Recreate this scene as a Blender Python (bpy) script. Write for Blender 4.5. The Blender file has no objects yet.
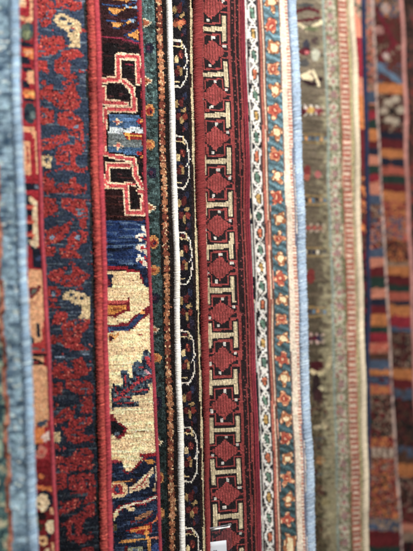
import bpy, math
import numpy as np
from mathutils import Vector

rng = np.random.default_rng(7)
# ------------------------------------------------------------------ frame
CX, CY, F = 206.5, 275.5, 716.0        # picture centre and focal length in picture units
K = 0.27                                # every rug hangs turned this much (dY/dX)
CA, SA = 1/math.hypot(1, K), K/math.hypot(1, K)
NRM = np.array([SA, -CA, 0.0])          # front side of every rug

sc = bpy.context.scene
col = sc.collection

def lin(c):
    c = np.asarray(c, float)/255.0
    l = np.where(c <= .04045, c/12.92, ((c+.055)/1.055)**2.4)
    g = l @ np.array([.2126, .7152, .0722])
    return (l*.79+np.asarray(g)[..., None]*.21)**1.16*1.09

# ------------------------------------------------------------------ smooth noise helpers
def vnoise(x, y, seed=0):
    xi = np.floor(x).astype(np.int64); yi = np.floor(y).astype(np.int64)
    fx = x-xi; fy = y-yi
    fx = fx*fx*(3-2*fx); fy = fy*fy*(3-2*fy)
    def h(a, b):
        n = (a*374761393 + b*668265263 + seed*1442695041) & 0x7fffffff
        n = ((n ^ (n >> 13))*1274126177) & 0x7fffffff
        n = ((n ^ (n >> 16))*69069) & 0x7fffffff
        return ((n >> 7) & 0xffff)/65535.0
    return (h(xi, yi)*(1-fx)*(1-fy)+h(xi+1, yi)*fx*(1-fy)+h(xi, yi+1)*(1-fx)*fy+h(xi+1, yi+1)*fx*fy)

# ------------------------------------------------------------------ tiny painter working on knots
class Art:
    """colours a set of knots; px, py say where each knot lies on its rug"""
    def __init__(s, px, py, base):
        s.px, s.py = px, py
        s.c = np.tile(np.array(base, float), (px.size, 1))
        s.o = (0., 0., 1.)
    def at(s, ox, oy, k=5.9): s.o = (ox, oy, k)
    def _t(s, pts):
        p = np.array(pts, float); return p/s.o[2]+np.array(s.o[:2])
    def put(s, m, colr): s.c[m] = colr
    def poly(s, pts, colr):
        P = s._t(pts); x0, y0 = P.min(0); x1, y1 = P.max(0)
        idx = np.nonzero((s.px >= x0) & (s.px <= x1) & (s.py >= y0) & (s.py <= y1))[0]
        if not idx.size: return
        x = s.px[idx]; y = s.py[idx]; ins = np.zeros(idx.size, bool)
        n = len(P)
        for i in range(n):
            ax, ay = P[i]; bx, by = P[(i+1) % n]
            if ay == by: continue
            c = ((ay > y) != (by > y)) & (x < (bx-ax)*(y-ay)/(by-ay)+ax)
            ins ^= c
        s.c[idx[ins]] = colr
    def rect(s, x0, y0, x1, y1, colr): s.poly([(x0, y0), (x1, y0), (x1, y1), (x0, y1)], colr)
    def ell(s, x, y, rx, ry, colr):
        X, Y = s._t([(x, y)])[0]; k = s.o[2]
        s.c[((s.px-X)/(rx/k))**2+((s.py-Y)/(ry/k))**2 <= 1] = colr
    def line(s, pts, w, colr):
        P = s._t(pts); w = w/s.o[2]/2
        for a, b in zip(P[:-1], P[1:]):
            d = b-a; L = max((d**2).sum(), 1e-9)
            t = np.clip(((s.px-a[0])*d[0]+(s.py-a[1])*d[1])/L, 0, 1)
            s.c[np.hypot(s.px-a[0]-t*d[0], s.py-a[1]-t*d[1]) <= w] = colr
    def mottle(s, m, cols, sx, sy, seed):
        """irregular woven blotches in several colours inside mask m"""
        v = vnoise(s.px[m]/sx+seed*13.7, s.py[m]/sy+seed*3.1, seed)*.6 + vnoise(s.px[m]/sx*2.1, s.py[m]/sy*2.1+seed, seed+5)*.4
        q = np.clip((v-.22)/.56, 0, .999); k = (q*len(cols)).astype(int)
        s.c[m] = np.array(cols, float)[k]

# ------------------------------------------------------------------ material
def wool(name, attr='knot', rough=.88, sheen=.12, fine=1300.):
    m = bpy.data.materials.new(name); m.use_nodes = True
    nt = m.node_tree; N = nt.nodes; L = nt.links
    b = N['Principled BSDF']
    a = N.new('ShaderNodeAttribute'); a.attribute_name = attr
    tc = N.new('ShaderNodeTexCoord')
    n1 = N.new('ShaderNodeTexNoise'); n1.inputs['Scale'].default_value = fine; n1.inputs['Detail'].default_value = 3
    n2 = N.new('ShaderNodeTexNoise'); n2.inputs['Scale'].default_value = 9.; n2.inputs['Detail'].default_value = 4
    L.new(tc.outputs['Object'], n1.inputs['Vector']); L.new(tc.outputs['Object'], n2.inputs['Vector'])
    mr = N.new('ShaderNodeMapRange'); mr.inputs['From Min'].default_value = .3; mr.inputs['From Max'].default_value = .7
    mr.inputs['To Min'].default_value = .72; mr.inputs['To Max'].default_value = 1.25
    L.new(n1.outputs['Fac'], mr.inputs['Value'])
    mr2 = N.new('ShaderNodeMapRange'); mr2.inputs['From Min'].default_value = .3; mr2.inputs['From Max'].default_value = .7
    mr2.inputs['To Min'].default_value = .86; mr2.inputs['To Max'].default_value = 1.12
    L.new(n2.outputs['Fac'], mr2.inputs['Value'])
    mu = N.new('ShaderNodeMath'); mu.operation = 'MULTIPLY'
    L.new(mr.outputs[0], mu.inputs[0]); L.new(mr2.outputs[0], mu.inputs[1])
    vm = N.new('ShaderNodeVectorMath'); vm.operation = 'SCALE'
    L.new(a.outputs['Color'], vm.inputs[0]); L.new(mu.outputs[0], vm.inputs['Scale'])
    L.new(vm.outputs[0], b.inputs['Base Color'])
    bp = N.new('ShaderNodeBump'); bp.inputs['Strength'].default_value = .5; bp.inputs['Distance'].default_value = .0006
    L.new(n1.outputs['Fac'], bp.inputs['Height']); L.new(bp.outputs[0], b.inputs['Normal'])
    b.inputs['Roughness'].default_value = rough
    b.inputs['Specular IOR Level'].default_value = .25
    b.inputs['Sheen Weight'].default_value = sheen
    b.inputs['Sheen Roughness'].default_value = .45
    return m
M_PILE = wool('wool_pile'); M_CORD = wool('wool_overcasting', sheen=.12)

def mesh_obj(name, V, Fq, Ft, Cq, Ct, mat, parent):
    """one mesh from quads Fq and triangles Ft with a colour per face"""
    me = bpy.data.meshes.new(name)
    nq, nt_ = len(Fq), len(Ft)
    loops = np.concatenate([np.asarray(Fq, np.int32).ravel(), np.asarray(Ft, np.int32).ravel()])
    st = np.concatenate([np.arange(nq)*4, nq*4+np.arange(nt_)*3]).astype(np.int32)
    me.vertices.add(len(V)); me.vertices.foreach_set('co', np.asarray(V, np.float32).ravel())
    me.loops.add(len(loops)); me.loops.foreach_set('vertex_index', loops)
    me.polygons.add(nq+nt_); me.polygons.foreach_set('loop_start', st)
    me.update(calc_edges=True)
    C = np.concatenate([Cq, Ct]) if nt_ else Cq
    C = np.concatenate([np.clip(C, 0, .95), np.ones((len(C), 1))], 1).astype(np.float32)
    at = me.attributes.new('knot', 'FLOAT_COLOR', 'FACE'); at.data.foreach_set('color', C.ravel())
    me.polygons.foreach_set('use_smooth', np.ones(nq+nt_, bool))
    me.materials.append(mat); me.validate()
    o = bpy.data.objects.new(name, me); col.objects.link(o)
    if parent: o.parent = parent
    return o

# ------------------------------------------------------------------ rug edges
class Edge:
    def __init__(s, pts, Y, deg=3):
        p = np.array(pts, float); s.co = np.polyfit(p[:, 1], p[:, 0], min(deg, len(p)-1)); s.Y0 = Y
        s.seed = rng.integers(1000)
        s.X0 = (s.e(CY)-CX)/F*Y
    def e(s, py):
        py = np.asarray(py, float); pc = np.clip(py, -5, 560)
        d = np.polyval(np.polyder(s.co), pc)
        return np.polyval(s.co, pc)+(py-pc)*d + .35*np.sin(py/31.+s.seed)+.2*np.sin(py/13.+2*s.seed)
    def xy(s, Z):
        """edge of the rug at height Z"""
        Z = np.asarray(Z, float); X = np.full(Z.shape, s.X0)
        for _ in range(8):
            Y = s.Y0+K*(X-s.X0)
            X = (s.e(CY-F*Z/Y)-CX)/F*Y
        return X, s.Y0+K*(X-s.X0)

class Rug:
    def __init__(s, name, label, edge, Y, vis, sel, kp=1.4, hide=55, right=0.0, group=None, deg=3):
        s.E = Edge(edge, Y, deg); s.Y = Y; s.px = Y/F          # metres per picture unit at this rug
        s.vis = vis; s.sel = sel; s.kp = kp; s.W = vis+hide; s.right = right
        s.zt, s.zb = (CY+38)*s.px, -(575-CY)*s.px
        r = bpy.data.objects.new(name, None); col.objects.link(r)
        x, y = s.E.xy(np.array([s.zb])); s.base = np.array([x[0], y[0], s.zb])
        r.location = s.base; r['label'] = label; r['category'] = 'rug'; r['group'] = group or 'rugs hanging side by side'
        r.empty_display_size = .05
        s.root = r
    def ripple(s, S, Z):
        return .003*np.sin(Z*9+s.Y*40)+.002*np.sin(Z*23+S*30+s.Y*11)
    def point(s, S, Z, H):
        X, Y = s.E.xy(Z)
        P = np.stack([X+S*CA, Y+S*SA, Z*np.ones_like(S)], -1)
        P = P + NRM*(H+s.ripple(S, Z))[..., None]
        return P-s.base
    def proj(s, P):
        P = P+s.base
        return CX+F*P[..., 0]/P[..., 1], CY-F*P[..., 2]/P[..., 1]
    def pile(s, art, prev=None, fib=1.3, hk=.9, name='pile', jit=.13, vary=.16, streak=.12, fibl=1.0, coarse=1.0):
        kx = s.kp*s.px/CA*1.0; kz = s.kp*s.px*1.0
        selw = s.sel*s.px/CA
        s0, s1 = -s.W*s.px/CA, -selw+.0015+s.right
        nc = int((s1-s0)/kx); nr = int((s.zt-s.zb)/kz)
        # knot centres -> art
        Sc = s0+(np.arange(nc)+.5)*kx; Zc = s.zt-(np.arange(nr)+.5)*kz
        SS, ZZ = np.meshgrid(Sc, Zc)
        PX, PY = s.proj(s.point(SS, ZZ, np.zeros_like(SS)))
        # row coordinate: picture height of this row where the rug ends
        Xe, Ye = s.E.xy(Zc); row = np.repeat((CY-F*Zc/Ye)[:, None], nc, 1)
        u = PX-s.E.e(PY)
        if prev is not None:                 # behind the neighbour the pattern mirrors on
            L = prev.E.e(PY)+0.0
            PX = np.where(PX < L, 2*L-PX, PX)
        PYm = np.where(PY < 0, -PY, PY); PYm = np.where(PYm > 551, 1102-PYm, PYm)
        C = art(PX.ravel(), PYm.ravel(), u.ravel(), row.ravel(), PY.ravel())
        C = C.reshape(nr, nc, 3)
        # hand-spun variation: knots, rows, streaks along the row
        g = 1+vary*rng.standard_normal((nr, nc))
        st = vnoise(np.arange(nc)[None, :]/9.+np.arange(nr)[:, None]*7.3, np.arange(nr)[:, None]*1.0+0*np.arange(nc)[None, :], 11)-.5
        g *= 1+streak*2*st
        g *= 1+streak*.6*rng.standard_normal((nr, 1))
        C = C*np.clip(g, .45, 1.9)[..., None]
        C = C*(1+.022*rng.standard_normal((nr, nc, 3)))
        # vertices
        jj = np.arange(2*nc+1); ii = np.arange(2*nr+1)
        SV, ZV = np.meshgrid(s0+jj*kx/2, s.zt-ii*kz/2)
        hx = np.where(jj % 2 == 1, 1., .35)[None, :]; hz = np.where(ii % 2 == 1, 1., .12)[:, None]
        H = 1.35*hk*kz*hx*hz*(.6+.8*rng.random(SV.shape))
        SV = SV+rng.standard_normal(SV.shape)*kx*jit; ZV = ZV+rng.standard_normal(SV.shape)*kz*jit
        wob = (vnoise(SV/.03, ZV/.012, 3)-.5)*kz*.8
        V = s.point(SV, ZV+wob, H+.006)
        nv = 2*nc+1
        a = (np.arange(2*nr)[:, None]*nv+np.arange(2*nc)[None, :])
        Fq = np.stack([a, a+nv, a+nv+1, a+1], -1).reshape(-1, 4)
        Cq = np.repeat(np.repeat(C, 2, 0), 2, 1).reshape(-1, 3)
        V = V.reshape(-1, 3)
        # loose wool fibres standing off the knots
        n = int(nr*nc*fib)
        ri = rng.integers(0, nr, n); ci = rng.integers(0, nc, n)
        Sf = s0+(ci+rng.random(n))*kx; Zf = s.zt-(ri+rng.random(n))*kz
        ang = rng.normal(-math.pi/2, .9, n); ln = kz*fibl*rng.uniform(.6, 1.7, n); wd = kz*.11
        dS, dZ = np.cos(ang)*ln, np.sin(ang)*ln
        H0 = .006+hk*kz*.7; H1 = H0+kz*rng.uniform(.3, 1.1, n)
        A = s.point(Sf-np.sin(ang)*wd, Zf+np.cos(ang)*wd, np.full(n, H0))
        B = s.point(Sf+np.sin(ang)*wd, Zf-np.cos(ang)*wd, np.full(n, H0))
        T = s.point(Sf+dS, Zf+dZ, H1)
        VF = np.stack([A, B, T], 1).reshape(-1, 3)
        Ft = len(V)+np.arange(3*n).reshape(-1, 3)
        Ct = C[ri, ci]*rng.uniform(.55, 1.7, (n, 1)); gl = rng.random(n) < .12; Ct[gl] = Ct[gl]*1.5+.06  # some fibres brightened in colour as painted glints
        return mesh_obj(name, np.concatenate([V, VF]), Fq, Ft, Cq, Ct, M_PILE, s.root)
    def cord(s, u0, u1, colr, name='selvage', pitch=1.7, depth=.0045, vary=.12, fuzz=3., fl=1.5, lift=.006, bump=.16, colr2=None, slant=.6, parent=None, rag=0.):
        """overcast edge cord between offsets u0<u1 (numbers or functions of the row)"""
        f0 = u0 if callable(u0) else (lambda y: 0*y+u0); f1 = u1 if callable(u1) else (lambda y: 0*y+u1)
        nw = int((s.zt-s.zb)/(pitch*s.px)); sub = 4; nz = nw*sub+1; na = 14
        Z = np.linspace(s.zt, s.zb, nz); X, Y = s.E.xy(Z); row = CY-F*Z/Y
        c = (f0(row)+f1(row))/2*s.px/CA; hw = (f1(row)-f0(row))/2*s.px/CA
        hw = np.maximum(hw, .0004)*(1+.07*(vnoise(Z*60, Z*0, 4+int(s.Y*100))-.5)*2)
        th = np.linspace(0, 2*math.pi, na, endpoint=False)
        zz = Z[:, None]+0*th[None, :]+np.cos(th)[None, :]*pitch*s.px*slant
        ph = (np.arange(nz)[:, None]/sub) % 1.0
        r = 1-bump+bump*np.abs(np.sin(math.pi*ph))*1.3+.03*rng.standard_normal((nz, 1))+(.03+rag)*rng.standard_normal((nz, na))
        S = c[:, None]+hw[:, None]*np.cos(th)[None, :]*r
        H = lift+np.minimum(hw*1.1, depth)[:, None]*np.sin(th)[None, :]*r
        V = s.point(S, zz, H).reshape(-1, 3)
        a = np.arange(nz-1)[:, None]*na+np.arange(na)[None, :]; b = np.arange(nz-1)[:, None]*na+(np.arange(na)[None, :]+1) % na
        Fq = np.stack([a, b, b+na, a+na], -1).reshape(-1, 4)
        wv = 1+vary*rng.standard_normal(nw+1)
        lo = 1+.16*(vnoise(np.arange(nw+1)/11., np.zeros(nw+1), 21)-.5)*2
        base = np.array(colr)[None, :]*(wv*lo)[:, None]
        if colr2 is not None:
            k = rng.random(nw+1) < .3; base[k] = np.array(colr2)*wv[k][:, None]
        idx = np.minimum(np.arange(nz-1)//sub, nw)
        dk = np.where(np.arange(nz-1) % sub == 0, .72, 1.)
        Cq = (base[idx]*dk[:, None])[:, None, :]*np.clip(1+(.07+2.2*rag)*rng.standard_normal((nz-1, na, 1)), .3, 2)
        Cq = Cq.reshape(-1, 3)
        n = int(nw*fuzz*max(1, (f1(300.)-f0(300.))/4))
        k = rng.integers(0, nz-1, n); t = rng.uniform(.05, math.pi-.05, n)
        P = lambda S_, Z_, H_: s.point(S_, Z_, H_)
        Sf = c[k]+hw[k]*np.cos(t); Hf = lift+np.minimum(hw[k]*1.1, depth)*np.sin(t)*.95; Zf = Z[k]+np.cos(t)*pitch*s.px*slant
        ang = rng.normal(0, .8, n)+np.where(rng.random(n) < .5, 0, math.pi)
        ln = s.px*rng.uniform(.5, 1.6, n)*fl; wd = s.px*.12
        A = P(Sf-np.sin(ang)*wd, Zf+np.cos(ang)*wd, Hf); B = P(Sf+np.sin(ang)*wd, Zf-np.cos(ang)*wd, Hf)
        T = P(Sf+np.cos(ang)*ln, Zf+np.sin(ang)*ln, Hf+s.px*rng.uniform(-.1, .8, n))
        VF = np.stack([A, B, T], 1).reshape(-1, 3); Ft = len(V)+np.arange(3*n).reshape(-1, 3)
        Ct = base[np.minimum(k//sub, nw)]*rng.uniform(.95, 1.5, (n, 1))
        return mesh_obj(name, np.concatenate([V, VF]), Fq, Ft, Cq, Ct, M_CORD, parent or s.root)
    def backing(s, colr):
        """flat woven back of the rug, with thickness, reaching further behind the neighbour"""
        s0, s1 = -(s.W+60)*s.px/CA, -s.sel*s.px/CA*.6+s.right
        nz = 120; nx = 40
        Z = np.linspace(s.zt, s.zb, nz); Sx = np.linspace(s0, s1, nx)
        SS, ZZ = np.meshgrid(Sx, Z)
        A = s.point(SS, ZZ, np.full(SS.shape, .0055)).reshape(-1, 3); B = s.point(SS, ZZ, np.full(SS.shape, .001)).reshape(-1, 3)
        q = (np.arange(nz-1)[:, None]*nx+np.arange(nx-1)[None, :])
        f1 = np.stack([q, q+nx, q+nx+1, q+1], -1).reshape(-1, 4); n = len(A)
        f2 = f1[:, ::-1]+n
        side = []
        for i in range(nz-1):
            side.append((i*nx, i*nx+n, (i+1)*nx+n, (i+1)*nx)); j = nx-1
            side.append((i*nx+j, (i+1)*nx+j, (i+1)*nx+j+n, i*nx+j+n))
        for j in range(nx-1):
            side.append((j, j+1, j+1+n, j+n)); b0 = (nz-1)*nx
            side.append((b0+j, b0+j+n, b0+j+1+n, b0+j+1))
        Fq = np.concatenate([f1, f2, np.array(side)])
        Cq = np.array(colr)[None, :]*(1+.1*rng.standard_normal((len(Fq), 1)))
        return mesh_obj('backing', np.concatenate([A, B]), Fq, np.zeros((0, 3), int), Cq, np.zeros((0, 3)), M_CORD, s.root)

C = lin
# ------------------------------------------------------------------ RUG 1 (blue, nearest)
def art1(px, py, u, row, pr):
    A = Art(px, py, C((112, 140, 170)))
    v = vnoise(px/6, py/6, 2)*.4+vnoise(px/10, py/1.9, 4)*.6; v = np.clip((v-.5)*1.8+.5, 0, 1)
    A.c = C((58, 92, 122))*(1-v[:, None])+C((170, 200, 216))*v[:, None]
    A.c[(vnoise(px/5, py/2.5, 8) > .84)] = C((196, 208, 206))
    w = -27.5+.8*np.sin(py/9)
    m = u < w-2.2
    A.mottle(m, [C((40, 72, 84)), C((92, 130, 128)), C((62, 100, 104)), C((150, 172, 150)), C((190, 180, 150))], 6, 7, 3)
    m = (u >= w-2.2) & (u < w+2.4)
    A.mottle(m, [C((120, 66, 50)), C((176, 104, 78)), C((205, 140, 110))], 6, 6, 9)
    return A.c
E1 = [(19, 0), (20.2, 80), (23, 160), (27, 240), (30, 320), (32.5, 400), (35.5, 480), (38, 551)]
R1 = Rug('rug', 'pale blue rug with a light blue edge, leftmost and nearest, blurred', E1, .93, 40, 9, kp=1.9, hide=70)

# ------------------------------------------------------------------ RUG 2 (crimson and peach)
RED2, PEACH, ORG, NAV = C((186, 40, 58)), C((236, 178, 130)), C((232, 140, 62)), C((34, 40, 62))
CRM2, GRN, DK = C((240, 212, 172)), C((96, 112, 100)), C((40, 24, 30))
def art2(px, py, u, row, pr):
    A = Art(px, py, RED2); a = lambda i: A.at(0, [0, 80, 160, 240, 320, 400, 471][i], 6.883)
    a(0); A.rect(120, 0, 178, 60, PEACH); A.ell(140, 18, 30, 22, CRM2); A.line([(222, 0), (222, 110), (205, 150), (130, 130)], 34, PEACH); A.line([(150, 92), (215, 75)], 14, RED2)
    A.ell(185, 230, 52, 62, GRN); A.ell(180, 245, 25, 30, C((150, 160, 120))); A.ell(215, 200, 14, 20, C((60, 90, 110)))
    A.poly([(135, 300), (160, 290), (235, 318), (235, 335), (140, 330)], NAV); A.poly([(150, 340), (235, 350), (235, 420), (170, 395)], ORG); A.ell(190, 372, 30, 14, PEACH)
    A.poly([(130, 400), (195, 405), (215, 440), (180, 450), (135, 450)], NAV); A.poly([(150, 470), (245, 480), (240, 500), (170, 505)], NAV); A.rect(180, 498, 242, 560, PEACH)
    a(1); A.poly([(145, 5), (195, 25), (205, 60), (150, 60)], NAV); A.ell(215, 15, 32, 18, PEACH); A.poly([(150, 80), (250, 75), (250, 130), (170, 125)], ORG); A.ell(215, 100, 25, 12, C((245, 190, 90)))
    A.ell(200, 140, 40, 14, NAV); A.ell(240, 178, 26, 22, C((215, 60, 75))); A.ell(203, 235, 44, 74, C((52, 74, 84))); A.ell(225, 250, 16, 26, C((120, 140, 140))); A.ell(180, 240, 14, 30, NAV)
    A.line([(150, 345), (225, 350), (248, 400), (258, 551)], 32, PEACH); A.rect(150, 425, 208, 560, PEACH); A.line([(180, 440), (190, 551)], 10, RED2)
    a(2); A.rect(160, 0, 212, 108, PEACH); A.line([(258, 0), (262, 85)], 28, PEACH); A.line([(188, 0), (190, 100)], 8, C((200, 70, 50))); A.rect(160, 168, 270, 212, NAV); A.ell(255, 188, 18, 16, C((130, 140, 160)))
    A.poly([(170, 230), (200, 245), (235, 290), (225, 310), (175, 312)], NAV); A.line([(205, 270), (236, 300), (242, 551)], 30, CRM2)
    for y in (340, 445, 535): A.rect(172, y, 218, y+52, NAV); A.rect(184, y-25, 236, y-4, C((225, 110, 80)))
    a(3); A.poly([(190, 0), (262, 0), (258, 62), (225, 50)], CRM2); A.poly([(185, 20), (235, 60), (285, 62), (285, 185), (225, 185), (222, 80)], NAV); A.ell(265, 130, 16, 18, C((70, 90, 130)))
    A.rect(190, 200, 302, 560, PEACH); A.poly([(196, 325), (285, 312), (262, 365), (205, 405)], C((140, 30, 44))); A.poly([(206, 342), (262, 332), (240, 365), (208, 385)], C((110, 120, 110))); A.ell(245, 432, 40, 5, C((215, 130, 110)))
    a(4); A.rect(195, 0, 300, 560, PEACH); A.poly([(245, 15), (275, 25), (275, 115), (250, 110)], NAV); A.poly([(212, 110), (240, 135), (232, 160), (212, 160)], NAV)
    A.poly([(290, 0), (320, 0), (320, 240), (215, 235), (215, 160), (290, 140)], C((196, 62, 60))); A.ell(240, 195, 26, 12, C((120, 110, 110))); A.ell(295, 205, 15, 12, C((90, 100, 115))); A.line([(212, 240), (320, 236)], 13, DK)
    A.poly([(212, 255), (240, 262), (310, 292), (300, 306), (220, 300)], DK); A.ell(245, 285, 18, 6, C((190, 60, 60))); A.rect(210, 312, 325, 560, PEACH)
    a(5); A.rect(215, 0, 330, 178, PEACH); A.poly([(248, 160), (285, 135), (328, 128), (312, 165), (275, 182)], C((74, 92, 112))); A.rect(232, 180, 300, 292, ORG)
    A.poly([(280, 240), (345, 200), (345, 268), (300, 280)], C((248, 214, 200))); A.ell(272, 345, 46, 46, C((220, 140, 120))); A.ell(250, 315, 16, 24, NAV); A.ell(285, 345, 10, 10, C((210, 90, 80))); A.rect(225, 400, 380, 560, C((150, 24, 40)))
    A.ell(262, 515, 24, 18, C((120, 60, 50))); A.ell(300, 520, 30, 14, C((205, 130, 90)))
    a(6); A.rect(225, 0, 400, 560, C((140, 24, 38))); A.ell(280, 30, 24, 12, ORG); A.line([(240, 95), (300, 110), (350, 112)], 26, ORG); A.ell(300, 195, 58, 74, NAV); A.ell(290, 205, 44, 58, CRM2); A.ell(270, 220, 8, 12, C((90, 80, 60))); A.ell(352, 260, 16, 22, PEACH)
    A.ell(278, 300, 38, 30, DK); A.ell(252, 330, 12, 30, C((150, 140, 110))); A.ell(275, 370, 20, 30, C((70, 60, 40))); A.ell(345, 370, 34, 46, CRM2); A.ell(330, 440, 22, 20, NAV); A.poly([(262, 440), (318, 430), (326, 500), (285, 505), (262, 480)], C((236, 188, 130))); A.ell(290, 470, 12, 12, C((130, 60, 40)))
    A.ell(365, 510, 20, 34, C((236, 180, 130))); A.ell(325, 535, 16, 16, CRM2)
    return A.c
E2 = [(37, 0), (38.3, 80), (41, 160), (45, 240), (48.5, 320), (52, 400), (55.5, 480), (58.5, 551)]
R2 = Rug('rug', 'crimson rug with peach and cream shapes between the pale blue rug and the navy one', E2, 1.03, 21, 4.2, kp=1.6)

# ------------------------------------------------------------------ RUG 3 (navy with red vine)
def art3(px, py, u, row, pr):
    t = np.clip(py/551, 0, 1)[:, None]; x0 = px+1.3*(vnoise(px/3, py/3, 17)-.5); y0 = py+1.3*(vnoise(px/3+9, py/3, 18)-.5)
    ks = [vine(x0+a, y0+b) for a, b in ((0, 0), (0, 1.1))]
    k = ks[0].copy(); rd = np.max([q[:, 0] for q in ks], 0); rd[(k[:, 1] > .5) | (k[:, 2] > .4)] = 0
    slit = (vnoise(px/5.5, py/1.5, 33) > .83) | ((np.max([q[:, 0] for q in ks[1:]], 0)+ks[0][:, 0] < 1.5) & (vnoise(px/2, py/2, 35) > .72)); rd[slit] = 0
    fil = (ks[0][:, 1] < .5) & (vnoise(px/9, py/4, 36) > .80) & (vnoise(px/2.2, py/1.8, 37) > .42); rd[fil] = 1
    k[:, 0] = rd
    return dye_shade3(k, t, px, py, u, row)
def vine(px, py):
    A = Art(px, py, (0, 0, 0)); RD = np.array([1., 0, 0]); CR = np.array([0, 1., 0]); N = np.zeros(3); LB = np.array([0, 0, 1.])
    P = A.poly
    A.at(35, 0); P([(125, 0), (270, 0), (278, 50), (250, 78), (190, 66), (120, 40)], RD); P([(15, 0), (100, 15), (125, 70), (100, 110), (95, 150), (40, 168), (10, 120)], RD)
    A.line([(30, 20), (90, 60), (60, 100)], 9, N); A.line([(140, 20), (200, 45)], 7, N); A.line([(40, 130), (90, 120)], 8, N)
    P([(115, 100), (150, 86), (200, 110), (240, 122), (268, 150), (262, 292), (195, 286), (215, 255), (195, 225), (180, 190), (135, 165), (108, 132)], CR)
    A.ell(155, 118, 20, 9, N); A.ell(178, 128, 10, 6, N); A.ell(200, 152, 16, 8, N); A.ell(213, 186, 14, 17, N)
    P([(10, 265), (90, 232), (165, 228), (172, 290), (120, 322), (80, 330), (10, 345)], RD); A.line([(20, 300), (100, 285), (150, 280)], 9, N)
    P([(150, 310), (255, 303), (292, 350), (250, 345), (195, 370), (212, 400), (200, 432), (250, 470), (180, 468), (118, 428), (108, 372), (150, 345)], RD); A.line([(160, 340), (190, 350), (150, 390), (175, 430)], 8, N)
    P([(10, 365), (70, 368), (72, 425), (10, 432)], RD); A.line([(20, 400), (60, 395)], 8, N); P([(40, 525), (100, 512), (110, 560), (40, 560)], RD); P([(170, 525), (230, 505), (245, 560), (170, 560)], RD)
    A.at(35, 92); P([(10, 0), (125, 0), (180, -5), (240, 10), (272, 60), (250, 104), (180, 112), (110, 92), (60, 42), (20, 50)], RD); A.line([(70, 30), (130, 60), (230, 70)], 10, N); A.line([(150, 20), (210, 35)], 8, N)
    P([(30, 95), (110, 128), (104, 190), (30, 196)], RD); A.line([(40, 130), (90, 160)], 9, N)
    P([(130, 140), (200, 118), (260, 160), (283, 200), (288, 312), (238, 312), (225, 232), (150, 202), (128, 180)], RD); A.line([(150, 165), (200, 160), (240, 190)], 9, N); A.ell(240, 209, 13, 13, LB); A.line([(255, 250), (258, 300)], 6, N)
    P([(30, 292), (120, 262), (182, 248), (198, 290), (150, 312), (120, 332), (30, 355)], RD); A.line([(50, 320), (130, 300), (170, 280)], 8, N)
    P([(118, 382), (138, 335), (200, 318), (292, 328), (286, 362), (236, 382), (232, 422), (284, 472), (200, 472), (122, 432)], RD); A.line([(150, 370), (200, 350), (200, 430)], 10, N); A.line([(170, 400), (160, 430)], 8, N)
    P([(40, 380), (95, 378), (97, 447), (40, 442)], CR); A.ell(66, 405, 14, 13, N); P([(50, 515), (110, 520), (112, 560), (50, 560)], RD); P([(195, 520), (240, 515), (245, 560), (195, 560)], RD)
    A.at(40, 184); P([(20, 0), (110, 28), (150, 2), (268, 12), (272, 56), (200, 64), (110, 50), (40, 62), (20, 40)], RD); A.line([(60, 20), (130, 40), (220, 35)], 8, N)
    P([(20, 75), (90, 88), (104, 160), (60, 188), (20, 182)], RD); A.line([(40, 110), (80, 130)], 9, N)
    P([(124, 90), (180, 96), (270, 108), (282, 150), (270, 264), (224, 262), (225, 222), (190, 172), (128, 142)], RD); A.ell(232, 174, 15, 12, LB); A.line([(150, 120), (220, 130), (250, 150)], 8, N)
    P([(30, 285), (110, 248), (170, 236), (176, 275), (150, 312), (100, 352), (30, 356)], RD); A.line([(50, 330), (110, 290), (150, 270)], 8, N); A.ell(70, 318, 16, 10, LB)
    P([(165, 310), (220, 278), (277, 288), (272, 350), (232, 372), (202, 402), (256, 442), (120, 438), (108, 395), (150, 378)], RD); A.line([(190, 330), (240, 305), (220, 360)], 8, N); A.ell(218, 318, 12, 14, LB); A.line([(140, 400), (190, 420)], 8, N)
    P([(20, 368), (90, 372), (84, 424), (20, 424)], RD); P([(50, 522), (120, 503), (162, 560), (50, 560)], RD); P([(188, 485), (230, 505), (285, 540), (280, 560), (180, 560)], RD)
    A.at(40, 276); P([(50, -5), (282, -5), (284, 12), (240, 52), (150, 64), (60, 28)], RD); A.line([(90, 12), (160, 30), (240, 15)], 9, N)
    A.ell(76, 108, 42, 42, RD); A.ell(74, 106, 22, 22, N); A.ell(76, 106, 12, 12, LB)
    P([(133, 102), (178, 78), (230, 93), (292, 118), (292, 252), (212, 247), (245, 216), (240, 166), (190, 158), (160, 132), (135, 132)], CR); A.ell(182, 108, 16, 7, N); A.ell(238, 128, 12, 9, N); A.ell(205, 128, 8, 8, N)
    P([(60, 285), (95, 222), (165, 212), (162, 250), (110, 288)], RD); P([(125, 300), (200, 258), (297, 262), (282, 300), (240, 350), (225, 402), (284, 432), (180, 438), (108, 392), (60, 402), (60, 362), (130, 358)], RD); A.line([(150, 330), (210, 290), (250, 290)], 9, N); A.line([(140, 380), (200, 400)], 8, N); A.line([(170, 350), (200, 340)], 8, N)
    A.line([(65, 480), (160, 470), (320, 455)], 6, LB*.5); P([(75, 525), (150, 508), (152, 560), (75, 560)], RD); P([(190, 500), (240, 480), (272, 520), (262, 560), (190, 560)], RD)
    A.at(47, 368); P([(30, 8), (262, -5), (242, 32), (150, 62), (60, 62), (30, 40)], RD); A.line([(80, 20), (160, 30)], 8, N); P([(20, 80), (90, 78), (88, 152), (20, 168)], RD); A.line([(40, 110), (75, 120)], 8, N)
    P([(112, 72), (240, 72), (267, 110), (267, 262), (192, 262), (220, 192), (180, 152), (112, 122)], RD); A.line([(150, 100), (220, 130), (240, 180)], 9, N); P([(30, 300), (110, 232), (167, 226), (160, 272), (120, 302), (30, 338)], RD); A.line([(60, 300), (130, 255)], 8, N)
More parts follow.
